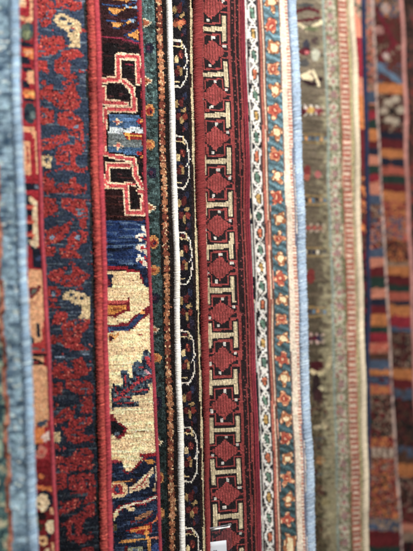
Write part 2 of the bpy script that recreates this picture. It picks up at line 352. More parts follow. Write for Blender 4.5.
    P([(88, 352), (200, 288), (267, 266), (267, 312), (220, 347), (212, 392), (280, 398), (260, 415), (170, 444), (108, 412)], RD); A.line([(130, 370), (200, 320), (240, 300)], 9, N); A.line([(140, 395), (190, 400)], 8, N)
    P([(35, 372), (75, 373), (80, 432), (35, 432)], C((0, 0, 0))+CR*.8); P([(168, 480), (230, 466), (273, 510), (240, 560), (40, 560), (55, 515), (130, 520)], RD)
    A.at(50, 458); P([(30, 8), (242, 10), (232, 40), (200, 62), (100, 82), (30, 52)], RD); A.line([(60, 30), (150, 50), (200, 30)], 8, N); P([(20, 95), (90, 88), (92, 172), (20, 188)], RD)
    P([(108, 110), (180, 88), (262, 92), (267, 242), (192, 264), (220, 202), (170, 192), (108, 172)], RD); A.line([(150, 130), (190, 130), (225, 165)], 9, N)
    P([(50, 305), (90, 258), (160, 236), (182, 265), (130, 302), (50, 335)], RD); A.line([(80, 300), (140, 270)], 8, N)
    P([(92, 362), (160, 330), (200, 288), (262, 262), (257, 322), (210, 352), (182, 392), (187, 448), (258, 453), (240, 470), (160, 494), (102, 472)], RD); A.rect(122, 385, 146, 455, N); A.line([(150, 360), (210, 310)], 8, N); P([(180, 530), (250, 520), (260, 560), (180, 560)], RD)
    return A.c
def dye_shade3(k, t, px, py, u, row):
    navy = C((66, 84, 112))*(1-t)+C((18, 26, 42))*t  # pale top to dark foot: light from above put into the dyes
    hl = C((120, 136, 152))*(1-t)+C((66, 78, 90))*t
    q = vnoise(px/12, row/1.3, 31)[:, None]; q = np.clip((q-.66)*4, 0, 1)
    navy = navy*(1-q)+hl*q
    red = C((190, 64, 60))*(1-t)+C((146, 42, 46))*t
    sp = rng.random((px.size, 1)) < .05; red = np.where(sp, C((206, 112, 94)), red)
    sp = rng.random((px.size, 1)) < .08; red = np.where(sp, C((96, 34, 44)), red)
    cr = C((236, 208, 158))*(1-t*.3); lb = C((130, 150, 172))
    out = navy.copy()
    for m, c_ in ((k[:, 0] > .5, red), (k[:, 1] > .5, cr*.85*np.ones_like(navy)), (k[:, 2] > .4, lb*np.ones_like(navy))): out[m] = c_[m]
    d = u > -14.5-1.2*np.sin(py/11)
    out[d] = (C((58, 58, 58))*(1-t)+C((22, 24, 24))*t)[d]*(.6+.9*rng.random((d.sum(), 1)))  # shadow beside the selvage, painted as a dark column
    return out
E3 = [(99, 0), (101.3, 92), (103.3, 185), (106, 277), (108.3, 368), (110.3, 461), (112.5, 551)]
R3 = Rug('rug', 'navy rug with a red vine pattern and a thick fuzzy red edge', E3, 1.13, 62, 11.2, kp=1.62)

# ------------------------------------------------------------------ RUG 4 (maroon, blue and cream panels with a bird)
def art4(px, py, u, row, pr):
    MAR = C((62, 26, 32)); PK = C((214, 88, 92)); CRm = C((240, 206, 172)); OR = C((230, 160, 62)); BL = C((44, 78, 128)); LBl = C((150, 178, 200)); BK = C((30, 18, 24)); NV = C((34, 50, 84)); CM = C((255, 222, 172)); MR = C((140, 28, 50))
    A = Art(px, py, MAR)
    q = np.clip((vnoise(px/14, row/1.4, 41)-.66)*3, 0, 1)[:, None]; A.c = A.c*(1-q)+C((104, 50, 62))*q
    P, Ln, El, Rc = A.poly, A.line, A.ell, A.rect
    A.at(97, 0)
    P([(85, 0), (195, -5), (172, 22), (140, 12), (110, 14)], OR); Ln([(30, 32), (80, 42), (170, 40), (228, 20)], 8, BL); Ln([(195, 8), (232, 12)], 8, LBl)
    P([(68, 55), (135, 62), (168, 50), (112, 96), (76, 82)], OR); Ln([(60, 52), (76, 90), (112, 100)], 7, BL); Ln([(165, 42), (190, 55), (228, 50)], 10, LBl); El(196, 50, 12, 6, OR)
    Ln([(30, 122), (90, 130), (165, 135), (228, 108)], 8, BL); P([(78, 138), (160, 142), (118, 172), (92, 162)], OR); El(205, 130, 18, 8, LBl); El(180, 138, 14, 6, OR); Ln([(160, 150), (125, 178), (85, 165)], 6, BL)
    Ln([(236, 60), (236, 178), (160, 214), (212, 246), (240, 248)], 9, BL); P([(243, 178), (176, 214), (243, 248)], OR)
    Ln([(10, 222), (120, 230), (180, 248), (245, 262)], 10, C((170, 48, 84)))
    Rc(10, 262, 250, 560, BK); q2 = (vnoise(px/12, row/1.3, 43) > .72) & (py < 92) & (py > 44); A.c[q2] = C((76, 40, 44))
    def band(p, w=40, wi=19, seed=0):
        Ln(p, w, CRm)
        Ln(p, wi, PK)
    band([(10, 478), (118, 474), (122, 336), (236, 344), (238, 496)])
    Ln([(150, 388), (205, 388)], 7, C((150, 40, 70)))
    # lower hooks
    A.at(97, 92); Rc(10, -40, 280, 560, BK)
    A.at(97, 0); band([(10, 478), (118, 474), (122, 336), (236, 344), (238, 496)]); Rc(148, 362, 204, 470, BK); Ln([(150, 390), (200, 390)], 7, C((150, 40, 70)))
    A.at(97, 92)
    q2 = (vnoise(px/12, row/1.3, 43) > .74) & (py > 92) & (py < 190); A.c[q2] = C((84, 40, 44))
    band([(150, -60), (205, -10), (208, 20), (214, 112), (46, 108), (38, 360), (120, 386), (212, 402), (226, 500), (262, 560)], 38, 18)
    band([(34, -20), (34, 66), (172, 74)], 34, 15); band([(188, 436), (58, 430), (58, 560)], 34, 15)
    Ln([(246, 20), (250, 130)], 14, BK); Ln([(256, 395), (262, 520)], 14, BK)
    # lozenge panel
    P([(58, 132), (255, 140), (284, 196), (280, 335), (245, 386), (52, 358)], BK)
    pan = np.array([[68, 138], [248, 146], (278, 200), (276, 330), (240, 378), (64, 350)])
    before = A.c.copy(); P(pan, (-1, -1, -1)); m = A.c[:, 0] < 0; yy = (A.py-92)*5.9
    v = vnoise(px/3, py/1.5, 51)+.5*vnoise(px/7, py/2.5, 52)
    base = np.where((yy < 212)[:, None], C((84, 122, 164)), np.where((yy < 248)[:, None], C((206, 214, 220)), np.where((yy < 330)[:, None], C((128, 138, 140)), C((70, 108, 146)))))
    A.c[m] = (base*(.45+.8*v[:, None]))[m]
    for cx, cy in ((116, 180), (122, 322)): El(cx, cy, 28, 9, CRm); El(cx, cy, 9, 26, CRm); El(cx, cy, 13, 10, C((226, 120, 110)))
    P([(150, 250), (190, 242), (280, 256), (280, 284), (180, 288)], C((170, 50, 40))); Ln([(165, 256), (268, 264)], 14, C((240, 180, 60))); Ln([(185, 262), (190, 282)], 9, C((240, 180, 60)))
    for cx, cy, c_ in ((245, 176, C((190, 40, 50))), (270, 172, OR), (246, 364, C((190, 40, 50))), (272, 384, OR), (255, 205, NV)): El(cx, cy, 20, 11, c_)
    El(210, 240, 10, 8, BK); El(160, 222, 8, 8, C((70, 90, 110)))
    A.at(97, 184)
    Rc(30, 30, 320, 232, C((50, 20, 24))); q2 = (vnoise(px/14, row/1.2, 47) > .7) & (py > 188) & (py < 222); A.c[q2] = C((92, 44, 42))
    band([(40, 12), (168, 16), (172, 168), (274, 168), (270, 52), (240, 52)], 38, 18); band([(38, -20), (58, 10)], 24, 12); Rc(196, 45, 236, 150, BK); band([(165, -2), (215, 6)], 20, 9)
    # blue water-like panel
    m = (py > 184+214/5.9+.01*0) & (py < 184+505/5.9) & (u < -3)
    v = vnoise(px/16, row/1.5, 61)*.65+vnoise(px/5, row/3.5, 62)*.35
    c0, c1, c2 = C((16, 26, 46)), C((34, 68, 124)), C((110, 140, 172)); v = v[:, None]
    w = np.where(v < .5, c0+(c1-c0)*np.clip((v-.2)/.3, 0, 1), c1+(c2-c1)*np.clip((v-.55)/.3, 0, 1)); A.c[m] = w[m]
    cc = [(268, 262), (284, 280), (248, 306), (232, 312), (262, 302), (250, 330), (292, 308), (250, 368), (236, 376), (268, 372), (256, 392), (290, 352), (282, 402), (246, 432), (236, 444), (264, 452), (280, 472), (292, 420), (296, 478)]
    for i, (x, y) in enumerate(cc): El(x, y, 13, 12, C((244, 226, 206)))
    for x, y in ((262, 318), (282, 328), (262, 382), (282, 386), (258, 462), (280, 440), (292, 460)): El(x, y, 9, 9, C((196, 44, 58)))
    # cream field with the bird
    m = (py > 184+508/5.9); A.c[m] = CM
    Ln([(50, 494), (168, 494), (178, 512), (300, 522)], 16, C((176, 30, 56))); Rc(250, 500, 320, 560, NV); Rc(60, 528, 110, 560, CM)
    A.at(97, 276); m = (py > 276) & (py < 470)
    q = np.clip((vnoise(px/13, row/1.6, 71)-.6)*3, 0, 1)[:, None]; A.c = np.where(m[:, None] & (q > 0), A.c*(1-.30*q), A.c)
    P([(50, -10), (88, -10), (86, 60), (62, 66), (50, 30)], NV); El(66, 40, 14, 20, C((110, 24, 50))); P([(252, -10), (312, -10), (308, 62), (286, 64), (262, 30)], NV); Ln([(255, -5), (268, 40)], 10, C((150, 28, 50))); El(292, 20, 12, 14, C((60, 90, 130)))
    P([(52, 146), (176, 140), (180, 124), (192, 124), (190, 200), (150, 214), (112, 242), (52, 240)], C((150, 34, 50))); P([(52, 166), (170, 164), (166, 196), (130, 206), (98, 228), (52, 226)], C((224, 150, 48))); Ln([(55, 152), (170, 148)], 14, C((226, 104, 96))); El(110, 190, 30, 8, C((190, 104, 40)))
    Ln([(52, 308), (182, 298), (240, 246), (300, 200)], 46, MR); Ln([(60, 292), (180, 286)], 20, MR); Ln([(52, 312), (184, 302), (244, 246), (268, 224)], 27, C((50, 78, 122))); Ln([(70, 330), (80, 300)], 14, C((88, 118, 160))); El(263, 211, 17, 11, C((244, 172, 90)))
    P([(60, 350), (122, 336), (128, 350), (92, 372), (72, 388)], C((232, 166, 84))); El(80, 368, 14, 14, C((96, 40, 50))); El(249, 342, 8, 5, C((200, 60, 60)))
    F1 = C((74, 96, 116)); FR = C((196, 66, 76))
    P([(262, 440), (288, 434), (322, 460), (340, 560), (205, 560), (208, 500), (240, 494), (262, 520)], F1); Ln([(290, 480), (315, 540)], 20, FR); Ln([(250, 530), (300, 550)], 14, FR); El(228, 520, 10, 14, C((96, 120, 140)))
    A.at(97, 368); P([(138, 10), (176, 8), (186, 50), (208, 58), (208, 0), (345, -12), (338, 68), (298, 92), (304, 122), (292, 150), (206, 162), (190, 186), (250, 204), (240, 226), (140, 228), (80, 238), (78, 148), (90, 92), (120, 94), (138, 110), (146, 88)], F1)
    q2 = (vnoise(px/2.2, py/2.2, 77) > .62) & (np.abs(A.c-F1).sum(1) < .001); A.c[q2] = C((34, 42, 64)); q2 = (vnoise(px/2, py/2+9, 78) > .7) & (np.abs(A.c-F1).sum(1) < .001); A.c[q2] = C((130, 142, 146))
    Ln([(105, 184), (180, 122), (250, 72), (325, 34)], 22, FR); Ln([(120, 208), (212, 202)], 10, FR); Ln([(104, 112), (118, 150)], 9, FR); Ln([(160, 42), (168, 100)], 12, FR); Ln([(200, 140), (290, 122)], 10, FR); Ln([(230, 40), (250, 60)], 12, FR); Ln([(130, 160), (190, 165)], 10, FR); Ln([(282, 10), (300, 28)], 14, C((225, 160, 170)))
    q2 = (rng.random(px.size) < .12) & (np.abs(A.c-FR).sum(1) < .001); A.c[q2] = C((70, 50, 80))
    P([(60, 228), (92, 244), (84, 262), (100, 288), (122, 312), (178, 352), (154, 402), (120, 412), (70, 376)], C((150, 34, 52))); P([(66, 300), (112, 314), (158, 354), (140, 390), (112, 400), (66, 372)], C((30, 30, 40))); El(118, 384, 16, 12, C((110, 126, 140))); P([(66, 240), (84, 246), (78, 280), (66, 282)], CM); El(74, 228, 10, 6, C((250, 240, 220)))
    Ln([(160, 388), (230, 376), (292, 364)], 7, C((176, 140, 96)))
    Rc(244, 498, 360, 580, C((176, 34, 52))); Rc(256, 512, 350, 580, NV); El(292, 545, 20, 14, OR); El(262, 530, 10, 12, CM)
    Rc(66, 545, 110, 580, C((130, 40, 56)))
    A.at(97, 458); m = (py > 461) & (py < 700); A.c[m] = C((32, 46, 76)); v = vnoise(px/8, row/1.5, 81); A.c[m & (v > .68)] = C((62, 84, 118)); A.c[m & (v < .2)] = C((18, 24, 42))
    P([(150, 30), (180, -10), (262, -10), (236, 38), (192, 72), (160, 62)], CM); Ln([(150, 62), (170, 84), (200, 70), (250, 20)], 9, C((150, 30, 50))); P([(80, -10), (160, -10), (140, 20), (90, 26)], C((214, 180, 130))); El(110, 18, 30, 10, C((160, 50, 70)))
    Rc(285, -20, 350, 12, NV); El(310, 14, 22, 14, OR); Ln([(252, 8), (290, -10)], 10, C((160, 34, 56)))
    El(120, 180, 56, 52, C((232, 198, 150))); El(118, 178, 34, 30, C((186, 56, 66))); El(116, 180, 16, 16, C((60, 80, 110))); Ln([(90, 160), (80, 200)], 8, C((200, 80, 80))); El(150, 200, 12, 8, C((200, 80, 80)))
    Ln([(100, 138), (180, 130), (208, 120)], 12, C((214, 140, 60))); El(212, 128, 14, 14, C((70, 34, 30)))
    P([(192, 200), (186, 170), (240, 130), (262, 106), (312, 62), (332, 44), (326, 82), (296, 112), (302, 160), (252, 182)], C((234, 206, 166))); Ln([(205, 182), (262, 140), (300, 84)], 8, C((196, 70, 76))); Ln([(260, 162), (290, 140)], 6, C((196, 70, 76)))
    Ln([(338, 40), (346, 110), (330, 190)], 9, C((224, 200, 170))); El(330, 180, 12, 12, C((220, 180, 130))); Ln([(352, 30), (358, 180)], 8, C((176, 60, 60)))
    Ln([(90, 330), (130, 290), (200, 268), (280, 252), (352, 216)], 27, C((160, 26, 48))); Ln([(100, 318), (150, 284), (220, 264), (290, 248), (352, 216)], 13, C((246, 222, 196))); P([(88, 322), (118, 300), (124, 330), (94, 364)], CM); P([(170, 284), (222, 282), (214, 304), (180, 312)], CM)
    P([(212, 352), (262, 320), (332, 298), (312, 326), (262, 352), (228, 364)], C((186, 134, 92))); Ln([(200, 370), (262, 372), (320, 330)], 9, C((120, 34, 46))); Ln([(312, 386), (348, 350), (358, 296)], 10, C((224, 124, 60))); El(356, 330, 8, 12, C((200, 60, 60)))
    P([(160, 424), (200, 404), (262, 396), (322, 366), (322, 420), (284, 442), (200, 430)], C((170, 34, 40))); Ln([(200, 420), (262, 408), (300, 400)], 18, C((234, 150, 56))); El(286, 432, 16, 16, C((234, 160, 60))); El(104, 400, 12, 20, C((110, 100, 60)))
    Ln([(132, 490), (200, 476), (300, 462), (302, 560)], 17, C((226, 162, 70))); P([(176, 520), (262, 506), (266, 570), (180, 570)], C((190, 190, 150))); El(222, 532, 20, 12, C((120, 146, 170))); P([(160, 510), (176, 510), (176, 570), (156, 570)], C((120, 30, 44)))
    for x in (312, 330, 348): El(x, 460+(x % 4), 8, 8, C((240, 150, 120)))
    Ln([(100, 470), (180, 462), (250, 450)], 5, C((120, 140, 160))); El(340, 520, 24, 24, C((60, 90, 150)))
    m = (u > -4.3-.5*np.sin(py/7)) & (py < 185); A.c[m & (vnoise(px, py/6, 3) > .5)] = C((150, 30, 50))
    return A.c
E4 = [(141.3, 0), (143.7, 92), (147, 185), (150.6, 277), (154.6, 369), (158, 461), (161.2, 551)]
R4 = Rug('rug', 'rug with maroon, blue and cream panels, a bird neck and a feather, edged in crimson', E4, 1.215, 44, 3.6, kp=1.6)

# ------------------------------------------------------------------ RUG 5 (dark green with bead border, white cord)
def art5(px, py, u, row, pr):
    t = np.clip(py/551, 0, 1)[:, None]  # light falling off downwards, painted into the green and the beads
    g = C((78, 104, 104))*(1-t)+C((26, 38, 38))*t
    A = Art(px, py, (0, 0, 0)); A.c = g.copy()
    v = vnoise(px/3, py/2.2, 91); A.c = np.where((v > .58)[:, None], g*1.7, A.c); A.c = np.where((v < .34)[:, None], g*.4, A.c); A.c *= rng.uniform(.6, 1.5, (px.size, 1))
    OR, RD, WH, PU = C((216, 150, 78)), C((170, 52, 44)), C((226, 210, 176)), C((42, 44, 70))
    off = -24.
    def fl(y, kind, dx=0.):
        x = R5.E.e(y)+off+dx; s = 1.
        A.at(0, 0, 1)
        if kind == 'tri': A.poly([(x-6, y-6), (x+4, y), (x-6, y+6)], WH); A.poly([(x-6, y-4), (x+2, y), (x-6, y+4)], C((190, 110, 70)))
        elif kind == 'or': A.ell(x-1, y, 5.5, 5, OR); A.ell(x-2, y, 3, 2.5, C((190, 90, 50)))
        elif kind == 'rd': A.ell(x-1, y-1, 5, 6.5, OR); A.ell(x-1, y, 3.4, 4, RD); A.ell(x, y, 1.2, 1.2, PU)
        else: A.ell(x, y, 4.5, 5.5, PU); A.ell(x-1, y, 2, 2.2, C((100, 50, 80)))
    for y, k in ((24, 'tri'), (49, 'pu'), (82, 'tri'), (112, 'rd'), (145, 'or'), (173, 'pu'), (208, 'tri'), (243, 'rd'), (270, 'or'), (298, 'pu'), (329, 'tri'), (357, 'or'), (402, 'pu'), (441, 'tri'), (477, 'rd'), (512, 'or'), (540, 'pu')): fl(y, k)
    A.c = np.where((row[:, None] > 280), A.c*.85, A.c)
    dark = C((34, 22, 20)); m = u > -17.6; A.c[m] = dark
    y = row+1.2*vnoise(row/9, row*0, 4); b = (y/7.4) % 1-.5; i = np.floor(y/7.4).astype(int)
    wv = 12.6+.5*np.sin(row/17)
    inside = ((b*7.4/3.5)**2+((u+wv)/3.2)**2 < 1) | ((np.abs(u+wv) < 1.5) & m)
    cl = np.array([C((186, 116, 76)), C((206, 146, 100)), C((140, 68, 50)), C((192, 126, 80)), C((160, 88, 60))])[(i*7+i//3) % 5]
    A.c[inside & m] = (cl*(1-.3*t))[inside & m]
    sp = inside & m & (rng.random(px.size) < .14); A.c[sp] = C((226, 186, 140))
    return A.c
E5 = [(171, 0), (173.2, 92), (175.6, 185), (178.5, 277), (180.6, 369), (182.4, 461), (184.6, 551)]
R5 = Rug('rug', 'dark green rug with a brown beaded border stripe and a bright white corded edge', E5, 1.27, 30, 6.4, kp=1.45)

# ------------------------------------------------------------------ RUG 6 (near-black with white brackets, red band)
def art6(px, py, u, row, pr):
    A = Art(px, py, C((26, 22, 34))); v = vnoise(px/5, py/2, 101); A.c[v > .7] = C((44, 34, 50))
    l = px-R5.E.e(py); cl = R6.line(py)-R5.E.e(py); s = cl/20.8
    B = Art(l/s, py, (0, 0, 0)); B.c = A.c
    WH, CR, RD, YL, BL, OR = C((228, 218, 204)), C((226, 200, 150)), C((110, 42, 44)), C((176, 146, 92)), C((46, 54, 84)), C((160, 90, 56))
    fr = [(42, 87), (137, 188), (233, 283), (331, 382), (427, 480), (527, 577), (-55, -8)]
    for i, (a, b) in enumerate(fr):
        mid = (a+b)/2
        B.line([(-2, a-1), (8, a), (13, a+6), (14.5, a+11), (14.8, mid-3)], 1.7, WH); B.line([(14.8, mid+4), (14.5, b-11), (13, b-6), (8, b+1), (-2, b)], 1.7, WH)
        B.line([(-2, a+5), (9, a+6), (11.5, a+8)], 1.4, CR); B.line([(-2, b-5), (6, b-4.5)], 1.4, CR); B.line([(9, a), (10, a+6)], 1.4, CR)
        B.ell(5, a+3, 3, 1.3, RD)
        B.line([(12.5, mid-3), (16, mid+4)], 1.5, BL); B.line([(16.4, mid-3), (12.2, mid+4)], 1.5, WH)
        B.ell(8, mid-9, 3.2, 4.2, RD); B.line([(7, mid-12), (9, mid-6)], 1.2, C((190, 90, 70))); B.ell(3, mid-4, 2.5, 4, CR); B.ell(4.5, mid+1, 3.4, 2, BL); B.ell(8, mid+8, 2, 4.5, YL); B.ell(3.5, mid+9, 3, 3.5, RD); B.ell(6, mid+4, 2, 2, OR)
        c = (b+fr[i+1][0])/2 if i < 5 else (18 if i == 6 else 600)
        B.ell(2.5, c-7, 2.2, 4, YL); B.ell(7.5, c-8, 3, 4, RD); B.poly([(7, c-1), (13, c-4.5), (14, c-1), (9, c+1.5)], YL); B.ell(4.5, c+5, 3.2, 3.6, RD); B.ell(8, c+9, 2, 4.2, YL); B.ell(12, c+5, 3, 3.6, C((150, 60, 50)))
        B.ell(12, c-15, 2.4, 4, BL); B.ell(13, c+15, 2.4, 4, C((56, 48, 74))); B.ell(9.5, c-12, 1.4, 2.2, RD); B.ell(10, c+18, 1.4, 2.2, RD); B.ell(5.5, c-1, 2, 1.6, BL)
        if i in (6,): B.ell(3, c+7, 3, 4, OR); B.ell(9, c+6, 4, 3, C((222, 130, 80)))
    A.c = B.c*(.75+.5*vnoise(px/1.6, py/1.6, 9))[:, None]
    d = px-R6.line(py); A.c[(d > -3.4) & (d < -1.1)] = C((52, 34, 30)); A.c[(d >= -1.1) & (d < 1.0)] = C((214, 196, 156)); A.c[d >= 1.0] = C((26, 20, 22))
    return A.c
E6 = [(201, 0), (202.6, 92), (204.2, 185), (205.6, 277), (207, 369), (208.1, 461), (208.8, 551)]
R6 = Rug('rug', 'narrow near-black rug with white brackets, a thin cream line and a soft brick red edge', E6, 1.318, 30, 4, kp=1.3)
R6.line = lambda py: np.polyval(np.polyfit([0, 92, 185, 277, 369, 461, 551], [190, 191.3, 193.6, 196.2, 199, 201.6, 203.6], 3), np.clip(py, -40, 590))

# ------------------------------------------------------------------ RUG 7 (brick star border)
TB = np.array([-58, -14, 30, 75.5, 116, 162, 205, 246.5, 290, 335, 382, 429, 471, 515, 560, 604.])
def art7(px, py, u, row, pr):
    BK, RD, CM, WH = C((42, 32, 37)), C((170, 74, 72)), C((214, 196, 160)), C((206, 198, 190))
    A = Art(px, py, BK); c = A.c
    y = pr - (u+33)*-.04   # rows run a touch uphill
    k = np.clip(np.searchsorted(TB, y)-1, 0, len(TB)-2); ya = TB[k]; yb = TB[k+1]; h = (yb-ya)/2; yc = (ya+yb)/2
    a = u+33.; b = (y-yc)/(h/22.2); ab, aa = np.abs(b), np.abs(a)
    def un(gx, gy): return ((aa <= 9.6+gx) & (ab <= 17.6+gy)) | ((aa <= 17.4+gx) & (ab <= 7.2+gy))
    o = un(0, 0) & ~un(-1.8, -1.8); c[o] = RD*.92
    # diamond star with stepped sides
    q = (np.round(aa/1.9)*1.9/15.2+np.round(ab/1.6)*1.6/12.2); c[q <= 1.13] = BK; c[q <= 1.0] = RD
    m = (q <= .9) & ((np.floor(px/1.35).astype(int) % 2) == 0); c[m] = RD*.62
    for dx, dy in ((1.5, -13.8), (12.4, -5.2), (-12.6, 4.4), (-3.2, 13.2)):
        m = (np.abs(a-dx) < 1.5) & (np.abs(b-dy) < 1.5); c[m] = WH
    # H-shaped bars
    d = np.minimum(np.abs(y-ya), np.abs(yb-y))
    hb = ((aa < 11.5) & (d < 2.3)) | ((aa >= 10.8) & (aa <= 14.8) & (d < 12.8))
    c[(aa < 17) & (d < 14.2) & (aa > 9.4)] = BK; c[hb] = CM
    m = hb & ((np.floor(px/1.35).astype(int) % 2) == 0); c[m] = CM*.7
    # side stripes
    def stp(a0, a1, cl, w=1.): m = (u > a0) & (u <= a1); c[m] = cl
    stp(-16.6, -14.2, RD*.8); stp(-14.2, -9.6, C((50, 30, 34))); stp(-9.8, -8.4, RD*.72); stp(-8.4, -6.6, C((48, 28, 32))); stp(-6.6, -4, RD*.8)
    m = (u > -14) & (u < -5) & (rng.random(px.size) < .10); c[m] = C((140, 70, 70))
    m = u < -49.2; c[m] = RD*.95; m = (u < -49.2) & (u > -50.6); c[m] = BK
    wn = vnoise(px/4, py/4, 5)[:, None]; A.c = c*(.8+.4*wn)
    return A.c
E7 = [(243.2, 0), (245.9, 92), (248.9, 184), (251.9, 277), (255, 369), (258, 461), (260.6, 551)]
R7 = Rug('rug', 'brick red rug with black boxes, red stars and cream H-shaped bars, flat woven look', E7, 1.375, 53, 4.6, kp=1.35, hide=40)

# ------------------------------------------------------------------ RUG 8 (white chain and teal flowers)
gi = np.array([-1, 0, 1, 2, 3, 9, 10, 11, 12, 13, 24, 25, 26, 27, 28]); gp = np.array([-6, 13.5, 34, 57, 75, 199, 216, 233, 250, 267, 476, 497, 517, 536, 555.])
fi = np.array([-1, 0, 1, 2, 3, 4, 9, 10, 11, 12, 22, 23, 24, 25, 26]); fp = np.array([-18, 3.4, 26, 48, 70, 90, 198, 219, 238, 259, 458, 478, 498, 519, 539.])
def art8(px, py, u, row, pr):
    wx = 2.2*(vnoise(px/3.5, py/3.5, 61)-.5); wy = 3.0*(vnoise(px/3.5+5, py/4, 62)-.5)
    A = Art(px, py, C((28, 34, 54))); c = A.c
    WH, TE, CRm, DK_ = C((244, 238, 230)), C((106, 140, 152)), C((232, 216, 196)), C((52, 46, 44))
    row = pr; TE = (TE*(1-np.clip(row/551, 0, 1))[:, None]+C((60, 88, 92))*np.clip(row/551, 0, 1)[:, None])  # teal darkens downwards, overhead light painted into its colour
    m = (u < -53) & (vnoise(u/2, row/7, 8) > .74); c[m] = C((226, 204, 180))
    m = (u >= -53) & (u < -50); c[m] = C((214, 208, 204)); c[(np.abs(u+51.6) < .55)] = DK_
    g = (u >= -50) & (u < -40); c[g] = WH
    gx = np.interp(row, gp, gi); k = np.round(gx).astype(int); dy = (gx-k)*19+wy*.6; a = u+45.+wx*.6
    rb = np.abs(a)-4.1*np.abs(np.cos(np.pi*(gx-k)))**.8
    c[g & (rb > 1.5)] = C((40, 42, 54)); c[g & (rb > 1.5) & (vnoise(px/2, py/2, 6) > .6)] = C((150, 140, 136))
    c[g & (rb > 1.15) & (rb <= 1.5)] = C((52, 48, 52)); c[g & (rb < -1.1) & (rb > -1.7)] = C((66, 58, 58))
    sk = .18*dy*np.where(k % 2 == 0, 1, .3)
    ol = g & (((a-sk)/2.5)**2+(dy/5.6)**2 < 1) & (rb < -1); c[ol] = C((70, 62, 56))
    il = g & (((a-sk)/1.9)**2+(dy/4.6)**2 < 1)
    pal = np.array([C((122, 160, 140)), C((216, 174, 92)), C((112, 150, 134)), C((226, 132, 90))])
    c[il] = pal[(k % 4)[il]]
    c[il & (np.abs(dy) < 1.2)] *= .6
    c[g & (u > -41)] = C((90, 80, 84))
    m = (u >= -40) & (u < -33.5); c[m] = C((222, 160, 140)); c[(np.abs(u+39.4) < .6)] = C((120, 70, 60)); c[(np.abs(u+36.8) < .5)] = C((150, 96, 80)); c[(u > -35) & (u < -33.6)] = C((120, 86, 74))
    m = (u >= -38.9) & (u < -37.2); c[m] = C((206, 120, 100)); m = (u >= -36.3) & (u < -35.1); c[m] = C((236, 206, 180))
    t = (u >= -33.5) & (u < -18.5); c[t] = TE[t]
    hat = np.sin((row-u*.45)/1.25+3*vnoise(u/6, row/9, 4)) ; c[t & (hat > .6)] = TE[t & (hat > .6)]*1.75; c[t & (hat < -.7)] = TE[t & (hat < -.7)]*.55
    fx = np.interp(row, fp, fi); k = np.round(fx).astype(int); dy = (fx-k)*20+wy; a = u+26.2-np.where(k % 2 == 0, 1.2, -.4)+wx
    ang = np.arctan2(dy, a); r = np.hypot(a, dy*.92); pet = 5.5+1.3*np.cos(4*ang+.6+k)+2.2*(vnoise(ang*1.4+k*9, k*1., 4)-.5)
    bal = rng.uniform(size=40)
    fcol = np.where((k % 2 == 0)[:, None], C((190, 122, 76)), C((214, 140, 98))*np.ones(3)); fcol = np.where((k % 4 == 1)[:, None], C((206, 108, 80)), fcol)
    o = t & (r < pet+.8); c[o] = C((112, 92, 84)); m = t & (r < pet); c[m] = fcol[m]
    m = t & (r < 3.1); cc = np.where((k % 2 == 0)[:, None], C((246, 222, 176)), C((186, 80, 64))*np.ones(3)); c[m] = cc[m]
    m = t & (r < 1.2) & (k % 2 == 1); c[m] = C((240, 190, 150))
    m = t & (r > pet-1.5) & (r < pet-.3) & (np.cos(4*ang+.6+k) > .6); c[m] = C((248, 206, 160))
    m = (u >= -18.5) & (u < -12.5); c[m] = CRm
    m = (u >= -18.7) & (u < -17.8); c[m] = C((150, 120, 110))
    m = (u >= -12.5); c[m] = C((234, 214, 196)); s_ = np.sin(row*2*np.pi/3.3); c[m & (u < -9.6) & (s_ > .1)] = C((206, 142, 120)); c[(u > -9.6) & (u < -8)] = C((130, 130, 150))
    return c
E8 = [(296.3, 0), (299, 92), (302.4, 184), (305.2, 277), (308.4, 369), (311.6, 461), (314.3, 551)]
R8 = Rug('rug', 'rug with a white chain border, teal stripe of orange flowers and a light blue edge', E8, 1.57, 54, 8.6, kp=1.3, hide=45)

